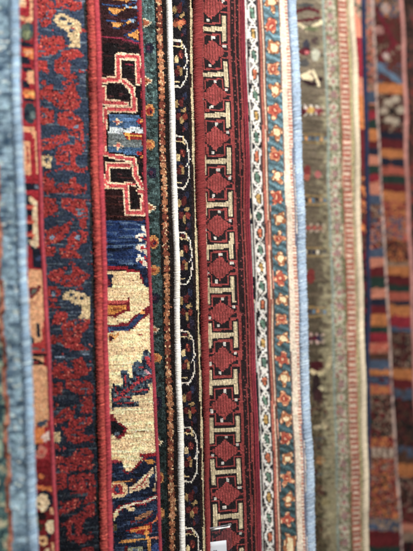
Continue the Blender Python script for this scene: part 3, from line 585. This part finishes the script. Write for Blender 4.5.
# ------------------------------------------------------------------ RUG 9 (olive with ladder border)
def art9(px, py, u, row, pr):
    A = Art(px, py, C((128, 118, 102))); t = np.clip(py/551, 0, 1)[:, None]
    v = vnoise(px/10, row/1.8, 111)[:, None]; A.c = (C((140, 126, 106))*(1-t)+C((88, 74, 50))*t)*(.6+.7*v)  # bright top and dark bottom are light painted into the field
    CRm, DR, OR, BL, PK, WH = C((236, 220, 180)), C((110, 30, 48)), C((222, 160, 84)), C((104, 140, 168)), C((206, 110, 116)), C((234, 224, 212))
    A.at(290, 0, 3.358)
    A.line([(20, 42), (60, 30), (110, 50)], 12, DR); A.line([(25, 75), (100, 62)], 10, DR); A.line([(25, 82), (55, 102), (100, 78)], 12, CRm); A.ell(70, 100, 26, 8, C((120, 130, 90))); A.ell(50, 20, 30, 6, C((90, 90, 90)))
    A.ell(50, 160, 12, 26, C((70, 70, 84))); A.ell(46, 176, 18, 14, DR); A.ell(52, 178, 7, 6, PK); A.ell(82, 185, 14, 22, C((190, 190, 170))); A.ell(45, 215, 16, 14, C((92, 90, 90))); A.ell(82, 140, 14, 12, C((90, 70, 70)))
    A.line([(30, 262), (70, 285), (100, 268)], 16, C((60, 30, 40))); A.line([(35, 255), (75, 240), (95, 290)], 9, CRm); A.ell(55, 262, 18, 10, C((240, 220, 180)))
    def row_fl(oy, c1, c2):
        for x in (38, 58, 78, 98): A.ell(x, oy, 9, 8, c1); A.ell(x+10, oy+12, 6, 6, c2); A.ell(x+10, oy-12, 6, 6, c2)
    row_fl(372, PK, WH); A.ell(66, 372, 12, 12, C((230, 190, 90))); A.ell(38, 376, 12, 12, DR); A.ell(98, 380, 12, 12, C((150, 40, 70)))
    def dash(oy, cs):
        for i, x in enumerate(range(32, 112, 13)): A.rect(x, oy-6, x+9, oy+7, cs[i % len(cs)])
        A.line([(28, oy-14), (112, oy-14)], 5, C((170, 140, 84))); A.line([(28, oy+15), (112, oy+15)], 5, C((170, 140, 84)))
    dash(467, [BL, OR, BL, C((70, 90, 110))]); A.at(290, 130, 3.358)
    A.ell(55, 140, 12, 22, C((150, 60, 60))); A.ell(52, 160, 10, 10, C((200, 110, 90))); A.ell(92, 152, 12, 12, C((190, 110, 110))); dash(235, [BL, C((60, 50, 60)), OR]); row_fl(328, C((190, 100, 90)), C((190, 170, 150))); dash(408, [C((40, 50, 84)), C((224, 214, 190)), C((60, 60, 70))]); A.ell(66, 490, 14, 26, C((150, 60, 56)))
    A.at(290, 260, 3.358); A.ell(66, 60, 12, 18, C((150, 60, 56))); dash(172, [BL, OR, C((60, 70, 100))]); row_fl(262, C((120, 34, 66)), C((214, 180, 170))); A.ell(98, 262, 12, 12, C((60, 50, 90)))
    A.rect(66, 340, 128, 372, C((96, 26, 40))); A.line([(70, 372), (95, 384), (122, 365), (132, 330)], 14, C((240, 220, 170))); A.ell(85, 430, 14, 50, C((60, 40, 44))); A.ell(92, 470, 12, 26, DR); A.ell(100, 430, 9, 9, CRm)
    A.at(290, 391, 3.358); A.ell(92, 30, 16, 38, C((80, 44, 50))); A.ell(88, 120, 14, 10, CRm); A.ell(112, 116, 12, 12, CRm); A.ell(138, 104, 14, 14, C((50, 44, 84))); A.line([(82, 160), (130, 150)], 8, C((110, 120, 120))); A.line([(84, 190), (135, 180)], 8, C((60, 80, 80)))
    A.ell(146, 192, 16, 18, C((196, 100, 80))); A.ell(146, 192, 9, 10, CRm); A.ell(100, 230, 16, 16, OR); A.line([(84, 280), (135, 268)], 9, C((90, 120, 130))); A.ell(100, 330, 14, 18, C((120, 44, 50))); A.ell(120, 370, 18, 18, C((190, 170, 110))); A.ell(100, 420, 16, 16, C((60, 60, 50))); A.ell(150, 462, 14, 12, C((60, 34, 70))); A.ell(118, 480, 12, 14, C((150, 60, 60))); A.ell(132, 420, 14, 14, C((206, 196, 150)))
    mm = (u > -60) & (u < -31) & (py > 400); sv = A.c.copy(); A.mottle(mm, [C((70, 58, 44)), C((150, 136, 96)), C((96, 84, 62)), C((176, 160, 120)), C((120, 60, 52)), C((96, 96, 84))], 3, 5.5, 5); A.c = A.c*.5+sv*.5
    c = A.c
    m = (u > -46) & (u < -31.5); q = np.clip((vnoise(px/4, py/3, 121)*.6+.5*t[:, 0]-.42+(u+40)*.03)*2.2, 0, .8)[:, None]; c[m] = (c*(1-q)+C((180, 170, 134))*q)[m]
    m = (u >= -32.5) & (u < -30); c[m] = C((160, 172, 160))
    m = (u >= -30) & (u < -19.2); A.c = c; A.mottle(m, [C((134, 132, 100)), C((196, 190, 164)), C((154, 150, 116)), C((210, 202, 180)), C((178, 122, 112)), C((128, 136, 104)), C((190, 176, 148))], 3.2, 4.5, 13); c = A.c
    for y in np.arange(-20, 600, 26.):
        d = ((u+24.6)/3.4)**2+((row-y)/5.)**2; c[d < 1] = C((198, 194, 170)); c[d < .3] = C((196, 140, 136)); d2 = ((u+24.6)/3.)**2+((row-y-13)/3.4)**2; c[d2 < 1] = C((176, 140, 136))
    m = (u >= -19.4) & (u < -17.6); c[m] = C((132, 128, 90))
    m = (u >= -17.6) & (u < -8); c[m] = C((190, 112, 90)); q = (np.sin(row*2*np.pi/5.1) > .15) & (np.abs(u+12.8) < 3.2); c[m & q] = C((226, 200, 176)); c[m & (np.abs(u+12.8) > 4)] = C((206, 166, 136))
    c[u > -8] = C((190, 180, 130))
    return c*(.9-.2*t)  # whole rug darkened further downwards, same painted light falloff
E9 = [(354.5, 0), (357.8, 160), (362.4, 290), (366.4, 420), (368.2, 551)]
R9 = Rug('rug', 'olive grey rug with a salmon ladder border stripe and a cream edge', E9, 1.84, 58, 6.2, kp=1.4, hide=45, deg=2)

# ------------------------------------------------------------------ striped rugs at the far right
STR = dict(o=(224, 140, 66), r=(132, 36, 46), n=(44, 50, 76), p=(226, 146, 116), g=(46, 78, 68), c=(176, 40, 64), b=(90, 108, 136), s=(212, 108, 84), k=(44, 36, 40), w=(176, 146, 124), t=(112, 74, 56))
def stripes(A, rows, wob=1.0, sh=0.):
    y = A.py + sh*(A.px-390) + (vnoise(A.px/5, A.py/4, 7)-.5)*wob
    for a, b, code in rows:
        m = (y >= a) & (y < b)
        if not m.any(): continue
        if len(code) == 1: A.c[m] = C(STR[code])
        else: A.mottle(m, [C(STR[k]) for k in code], 3.1, 3.2, int(a) % 17+3)
def art10(px, py, u, row, pr):
    A = Art(px, py, C((120, 50, 60)))
    stripes(A, [(-60, 18, 'gwp'), (18, 38, 'p'), (38, 78, 'c'), (78, 96, 'p'), (96, 130, 'o'), (130, 170, 'r'), (170, 250, 'tro'), (250, 700, 'rk')]); return A.c
E10 = [(364.8, 0), (367.4, 160), (369.4, 290), (370.2, 420), (366.5, 551)]
R10 = Rug('rug', 'sliver of red and orange rug with a navy blue edge, behind the cream edged rug', E10, 2.04, 14, 5, kp=1.6, hide=45, deg=2)
def art11(px, py, u, row, pr):
    A = Art(px, py, C((120, 60, 60)))
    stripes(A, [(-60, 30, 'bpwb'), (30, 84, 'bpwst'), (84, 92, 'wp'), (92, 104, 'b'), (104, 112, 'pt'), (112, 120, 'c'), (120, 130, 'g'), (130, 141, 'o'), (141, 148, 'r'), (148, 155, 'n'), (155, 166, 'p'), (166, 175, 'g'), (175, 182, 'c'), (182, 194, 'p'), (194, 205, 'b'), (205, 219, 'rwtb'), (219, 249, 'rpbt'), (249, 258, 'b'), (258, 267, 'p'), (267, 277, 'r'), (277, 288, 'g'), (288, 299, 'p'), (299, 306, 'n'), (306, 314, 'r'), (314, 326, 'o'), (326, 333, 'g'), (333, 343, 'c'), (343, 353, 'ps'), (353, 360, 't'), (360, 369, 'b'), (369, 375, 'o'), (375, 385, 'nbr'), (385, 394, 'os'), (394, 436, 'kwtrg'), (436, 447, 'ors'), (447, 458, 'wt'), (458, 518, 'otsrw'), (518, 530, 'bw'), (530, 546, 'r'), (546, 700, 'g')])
    y = A.py; d = np.minimum(np.abs(y-452), 99); m = (d < 4) & (np.sin(A.px*1.1) > .1); A.c[m] = C((224, 200, 180))
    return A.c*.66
E11 = [(372.5, 0), (378.5, 130), (386.3, 290), (395, 420), (401.5, 551)]
R11 = Rug('rug', 'multicoloured striped rug with a thin pale edge, left of the brown and orange banded one', E11, 2.24, 34, 2.6, kp=1.7, hide=45, deg=2)
def art12(px, py, u, row, pr):
    A = Art(px, py, C((120, 60, 60)))
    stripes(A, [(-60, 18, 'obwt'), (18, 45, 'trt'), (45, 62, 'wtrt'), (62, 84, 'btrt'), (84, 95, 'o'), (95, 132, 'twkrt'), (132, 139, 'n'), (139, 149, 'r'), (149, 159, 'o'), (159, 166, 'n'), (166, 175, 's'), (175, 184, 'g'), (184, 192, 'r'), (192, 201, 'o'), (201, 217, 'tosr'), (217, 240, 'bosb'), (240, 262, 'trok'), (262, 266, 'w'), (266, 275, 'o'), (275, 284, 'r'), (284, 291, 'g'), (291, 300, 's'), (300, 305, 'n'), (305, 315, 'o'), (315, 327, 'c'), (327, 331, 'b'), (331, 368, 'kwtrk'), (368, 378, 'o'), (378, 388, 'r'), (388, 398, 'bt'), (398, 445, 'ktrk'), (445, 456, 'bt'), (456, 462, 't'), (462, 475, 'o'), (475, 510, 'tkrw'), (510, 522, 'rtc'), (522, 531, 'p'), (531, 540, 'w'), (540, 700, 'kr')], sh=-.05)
    A.at(290, 0, 3.358)
    A.line([(285, 30), (350, 150), (300, 200)], 14, C((150, 34, 60))); A.line([(290, 220), (365, 275)], 18, C((120, 150, 180))); A.line([(340, 340), (345, 430)], 10, C(STR['w']))
    for x, y in ((325, 345), (350, 335), (325, 405), (350, 410), (310, 375), (368, 372)): A.ell(x, y, 14, 13, C((220, 200, 176)))
    A.ell(338, 375, 10, 12, C(STR['k'])); A.ell(295, 105, 16, 16, C((220, 160, 150))); A.ell(318, 30, 14, 14, C((220, 190, 180))); A.ell(320, 190, 10, 10, C((226, 200, 190)))
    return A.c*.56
E12 = [(402.8, 0), (407.5, 160), (412.3, 290), (418, 420), (424, 551)]
R12 = Rug('rug', 'brown and orange banded rug with a pink edge, second from the right', E12, 2.42, 44, 3.6, kp=1.7, hide=45, deg=2)
def art13(px, py, u, row, pr):
    A = Art(px, py, C((70, 46, 40)))
    A.mottle(np.ones(px.size, bool), [C((52, 36, 34)), C((84, 54, 46)), C((62, 42, 40)), C((110, 70, 54)), C((70, 56, 60)), C((140, 60, 50))], 4.5, 7, 15); return A.c
E13 = [(470, 0), (476, 160), (482, 290), (488, 420), (492, 551)]
R13 = Rug('rug', 'dark brown rug, rightmost and farthest, barely in view', E13, 2.60, 70, 4, kp=2.0, hide=45, deg=2)

# ------------------------------------------------------------------ build them
bk = C((120, 96, 80))
R1.pile(art1, None, hk=.8, fib=1.0, streak=.1, vary=.12); 
R1.cord(-9.6, 0, C((160, 192, 220)), pitch=1.9, fuzz=5, depth=.006, rag=.05, colr2=C((186, 212, 232)))
R2.pile(art2, R1, vary=.12); R2.cord(-4.4, 0, C((196, 70, 88)), pitch=1.6)
R3.pile(art3, R2, fib=1.5, hk=1.0)
R3.cord(-11.6, -5.0, C((200, 80, 74)), pitch=1.5, fuzz=14, fl=1.5, depth=.008, lift=.009, bump=.08, rag=.09, colr2=C((208, 92, 78)), vary=.13); R3.cord(-5.6, 0, C((200, 68, 84)), pitch=1.4, fuzz=6, rag=.03, bump=.08, depth=.007, lift=.009)
R4.pile(art4, R3, fib=.6, hk=.95, jit=.14, vary=.06, streak=.2); R4.cord(-3.9, 0, C((178, 58, 78)), pitch=1.5, fuzz=4, depth=.0035)
R5.pile(art5, R4, fib=1.7, hk=1.0, fibl=1.2); R5.cord(-5.7, 0, C((255, 249, 236)), pitch=1.2, fuzz=4, fl=.8, depth=.007, vary=.015, bump=.035, rag=.012, slant=.3, lift=.009)
R6.pile(art6, R5, fib=1.2, hk=.9)
R6.cord(lambda y: R6.line(y)-R6.E.e(y)+1.9, 0, C((160, 60, 60)), pitch=1.15, fuzz=10, fl=1.3, depth=.007, lift=.009, bump=.06, rag=.035, vary=.09, slant=1.2)
R7.pile(art7, R6, fib=.6, hk=.6, jit=.07, vary=.12, streak=.06, fibl=.7)
R7.cord(-4.9, -2.3, C((150, 46, 64)), pitch=1.4, fuzz=1.5, depth=.003); R7.cord(-2.7, 0, C((160, 52, 72)), pitch=1.4, fuzz=1.5, depth=.003)
R8.pile(art8, R7, fib=.5, hk=.6, jit=.09, vary=.09, streak=.06, fibl=.8); R8.cord(-8.7, 0, C((178, 202, 228)), pitch=1.8, fuzz=5, depth=.006, bump=.06, vary=.07, rag=.05, colr2=C((190, 210, 232)))
R9.pile(art9, R8, fib=.5, hk=.6, vary=.1); R9.cord(-6.6, 0, C((232, 214, 184)), pitch=2.2, fuzz=1, depth=.007, vary=.05)
R10.pile(art10, R9, fib=.4, hk=.6); R10.cord(-5.4, 0, C((50, 62, 98)), pitch=2.2, fuzz=1, depth=.006)
R11.pile(art11, R10, fib=.4, hk=.6); R11.cord(-2.8, 0, C((204, 176, 164)), pitch=2.4, fuzz=1, depth=.004, colr2=C((150, 120, 120)))
R12.pile(art12, R11, fib=.4, hk=.6); R12.cord(-3.8, 0, C((214, 150, 140)), pitch=2.4, fuzz=1, depth=.005)
R13.pile(art13, None, fib=.4, hk=.6); R13.cord(-4.4, 0, C((90, 40, 44)), pitch=2.4, fuzz=1, depth=.005)
for r in (R1, R2, R3, R4, R5, R6, R7, R8, R9, R10, R11, R12, R13): r.backing(bk)

# ------------------------------------------------------------------ price tag in its clear sleeve on rug 7
def flat_mat(name, colr, rough=.6):
    m = bpy.data.materials.new(name); m.use_nodes = True; b = m.node_tree.nodes['Principled BSDF']
    N = m.node_tree.nodes; L = m.node_tree.links
    n = N.new('ShaderNodeTexNoise'); n.inputs['Scale'].default_value = 240.; n.inputs['Detail'].default_value = 4
    mx = N.new('ShaderNodeMixRGB'); mx.inputs[1].default_value = (*[v*.93 for v in colr], 1); mx.inputs[2].default_value = (*colr, 1)
    L.new(n.outputs['Fac'], mx.inputs[0]); L.new(mx.outputs[0], b.inputs['Base Color']); b.inputs['Roughness'].default_value = rough
    return m
def tagpt(px, py, h):
    """point on the front plane of rug 7 seen at that place, h metres proud of it"""
    Y = R7.E.Y0
    for _ in range(10):
        X = (px-CX)/F*Y; Y = R7.E.Y0+K*(X-R7.E.X0)-h/CA
    return np.array([(px-CX)/F*Y, Y, (CY-py)/F*Y])
tag = bpy.data.objects.new('price_tag', None); col.objects.link(tag)
t0 = tagpt(218, 590, .016); tag.location = t0; tag['label'] = 'white price card in a clear plastic sleeve on the brick red star rug'; tag['category'] = 'price tag'; tag.empty_display_size = .03
def slab(name, corners, h, th, mat, bow=0., n=10):
    c = np.array([tagpt(x, y, h) for x, y in corners])       # tl tr br bl
    V = []; nn = n+1
    for f in (0, 1):
        for i in range(nn):
            for j in range(nn):
                a, b = j/n, i/n
                p = (c[0]*(1-a)+c[1]*a)*(1-b)+(c[3]*(1-a)+c[2]*a)*b
                p = p+NRM*(bow*(math.sin(a*2.6+b*1.7)+.35*math.sin(a*7+b*9))+(th if f == 0 else 0)); V.append(p-t0)
    q = []
    for i in range(n):
        for j in range(n):
            k = i*nn+j; q.append((k, k+nn, k+nn+1, k+1)); k += nn*nn; q.append((k, k+1, k+nn+1, k+nn))
    m_ = nn*nn
    for i in range(n):
        q += [(i, i+1, i+1+m_, i+m_), (n*nn+i, n*nn+i+m_, n*nn+i+1+m_, n*nn+i+1), (i*nn, i*nn+m_, (i+1)*nn+m_, (i+1)*nn), (i*nn+n, (i+1)*nn+n, (i+1)*nn+n+m_, i*nn+n+m_)]
    me = bpy.data.meshes.new(name); me.from_pydata([tuple(v) for v in V], [], q); me.update()
    for p in me.polygons: p.use_smooth = len(p.vertices) == 4
    me.materials.append(mat); o = bpy.data.objects.new(name, me); col.objects.link(o); o.parent = tag; return o
mp = bpy.data.materials.new('clear_film'); mp.use_nodes = True
N = mp.node_tree.nodes; L = mp.node_tree.links; N.clear()
out = N.new('ShaderNodeOutputMaterial'); mix = N.new('ShaderNodeMixShader'); mix.inputs[0].default_value = .08; tr = N.new('ShaderNodeBsdfTransparent'); gl = N.new('ShaderNodeBsdfGlossy')
tr.inputs[0].default_value = (.97, .98, 1, 1); gl.inputs['Roughness'].default_value = .16
L.new(tr.outputs[0], mix.inputs[1]); L.new(gl.outputs[0], mix.inputs[2]); L.new(mix.outputs[0], out.inputs[0])
slab('sleeve', [(208.2, 528), (231.4, 524), (234, 592), (209.5, 596)], .0142, .0006, mp, bow=.0012)
slab('sleeve_hem', [(208.2, 527.8), (231.3, 523.8), (231.5, 524.9), (208.3, 528.9)], .0152, .0006, flat_mat('frosted_hem', (.30, .29, .33), .8), bow=.0012)
card = slab('card', [(208.6, 542.2), (226.2, 540), (228.4, 590), (210, 592)], .0128, .0004, flat_mat('white_card', (.95, .95, .95)), bow=.0006)
cu = bpy.data.curves.new('lettering', 'FONT'); cu.body = 'st'; cu.size = .011; cu.extrude = .00005; cu.align_x = 'LEFT'
cu.materials.append(flat_mat('pen_ink', (.05, .05, .07)))
tx = bpy.data.objects.new('lettering', cu); col.objects.link(tx)
# turn the text into a mesh part lying on the card
dg = bpy.context.evaluated_depsgraph_get(); me = bpy.data.meshes.new_from_object(tx.evaluated_get(dg)); bpy.data.objects.remove(tx)
tx = bpy.data.objects.new('lettering', me); col.objects.link(tx); tx.parent = tag
p = tagpt(213.0, 553.0, .0148); tx.location = p-t0; tx.rotation_euler = (math.pi/2, 0.09, math.atan(K))

# ------------------------------------------------------------------ light
w = bpy.data.worlds.new('World'); sc.world = w; w.use_nodes = True
w.node_tree.nodes['Background'].inputs[0].default_value = (.86, .92, 1, 1); w.node_tree.nodes['Background'].inputs[1].default_value = .12
def area(name, loc, aim, size, power, colr):
    l = bpy.data.lights.new(name, 'AREA'); l.shape = 'RECTANGLE'; l.size, l.size_y = size; l.energy = power; l.color = colr
    o = bpy.data.objects.new(name, l); col.objects.link(o); o.location = loc
    o.rotation_euler = (Vector(aim)-Vector(loc)).to_track_quat('-Z', 'Y').to_euler(); return o
area('shop_key_light', (1.5, -.5, 1.7), (.05, 1.4, 0), (.45, .55), 122, (1, .955, .88))  # unseen key lamp for the shop light from upper right front
area('ceiling_light', (-.3, .2, 2.1), (0, 1.4, .1), (.4, .4), 24, (.95, .97, 1))

# ------------------------------------------------------------------ camera
cd = bpy.data.cameras.new('camera'); cam = bpy.data.objects.new('camera', cd); col.objects.link(cam)
cam.rotation_euler = (math.pi/2, 0, 0); cd.sensor_fit = 'VERTICAL'; cd.sensor_height = 24; cd.lens = 24/2/(275.5/F)
cd.clip_start = .05; cd.clip_end = 100
cd.dof.use_dof = True; cd.dof.focus_distance = 1.285; cd.dof.aperture_fstop = cd.lens/22.
cd.dof.aperture_blades = 0
sc.camera = cam
sc.view_settings.view_transform = 'Standard'; sc.view_settings.look = 'None'; sc.view_settings.exposure = 0
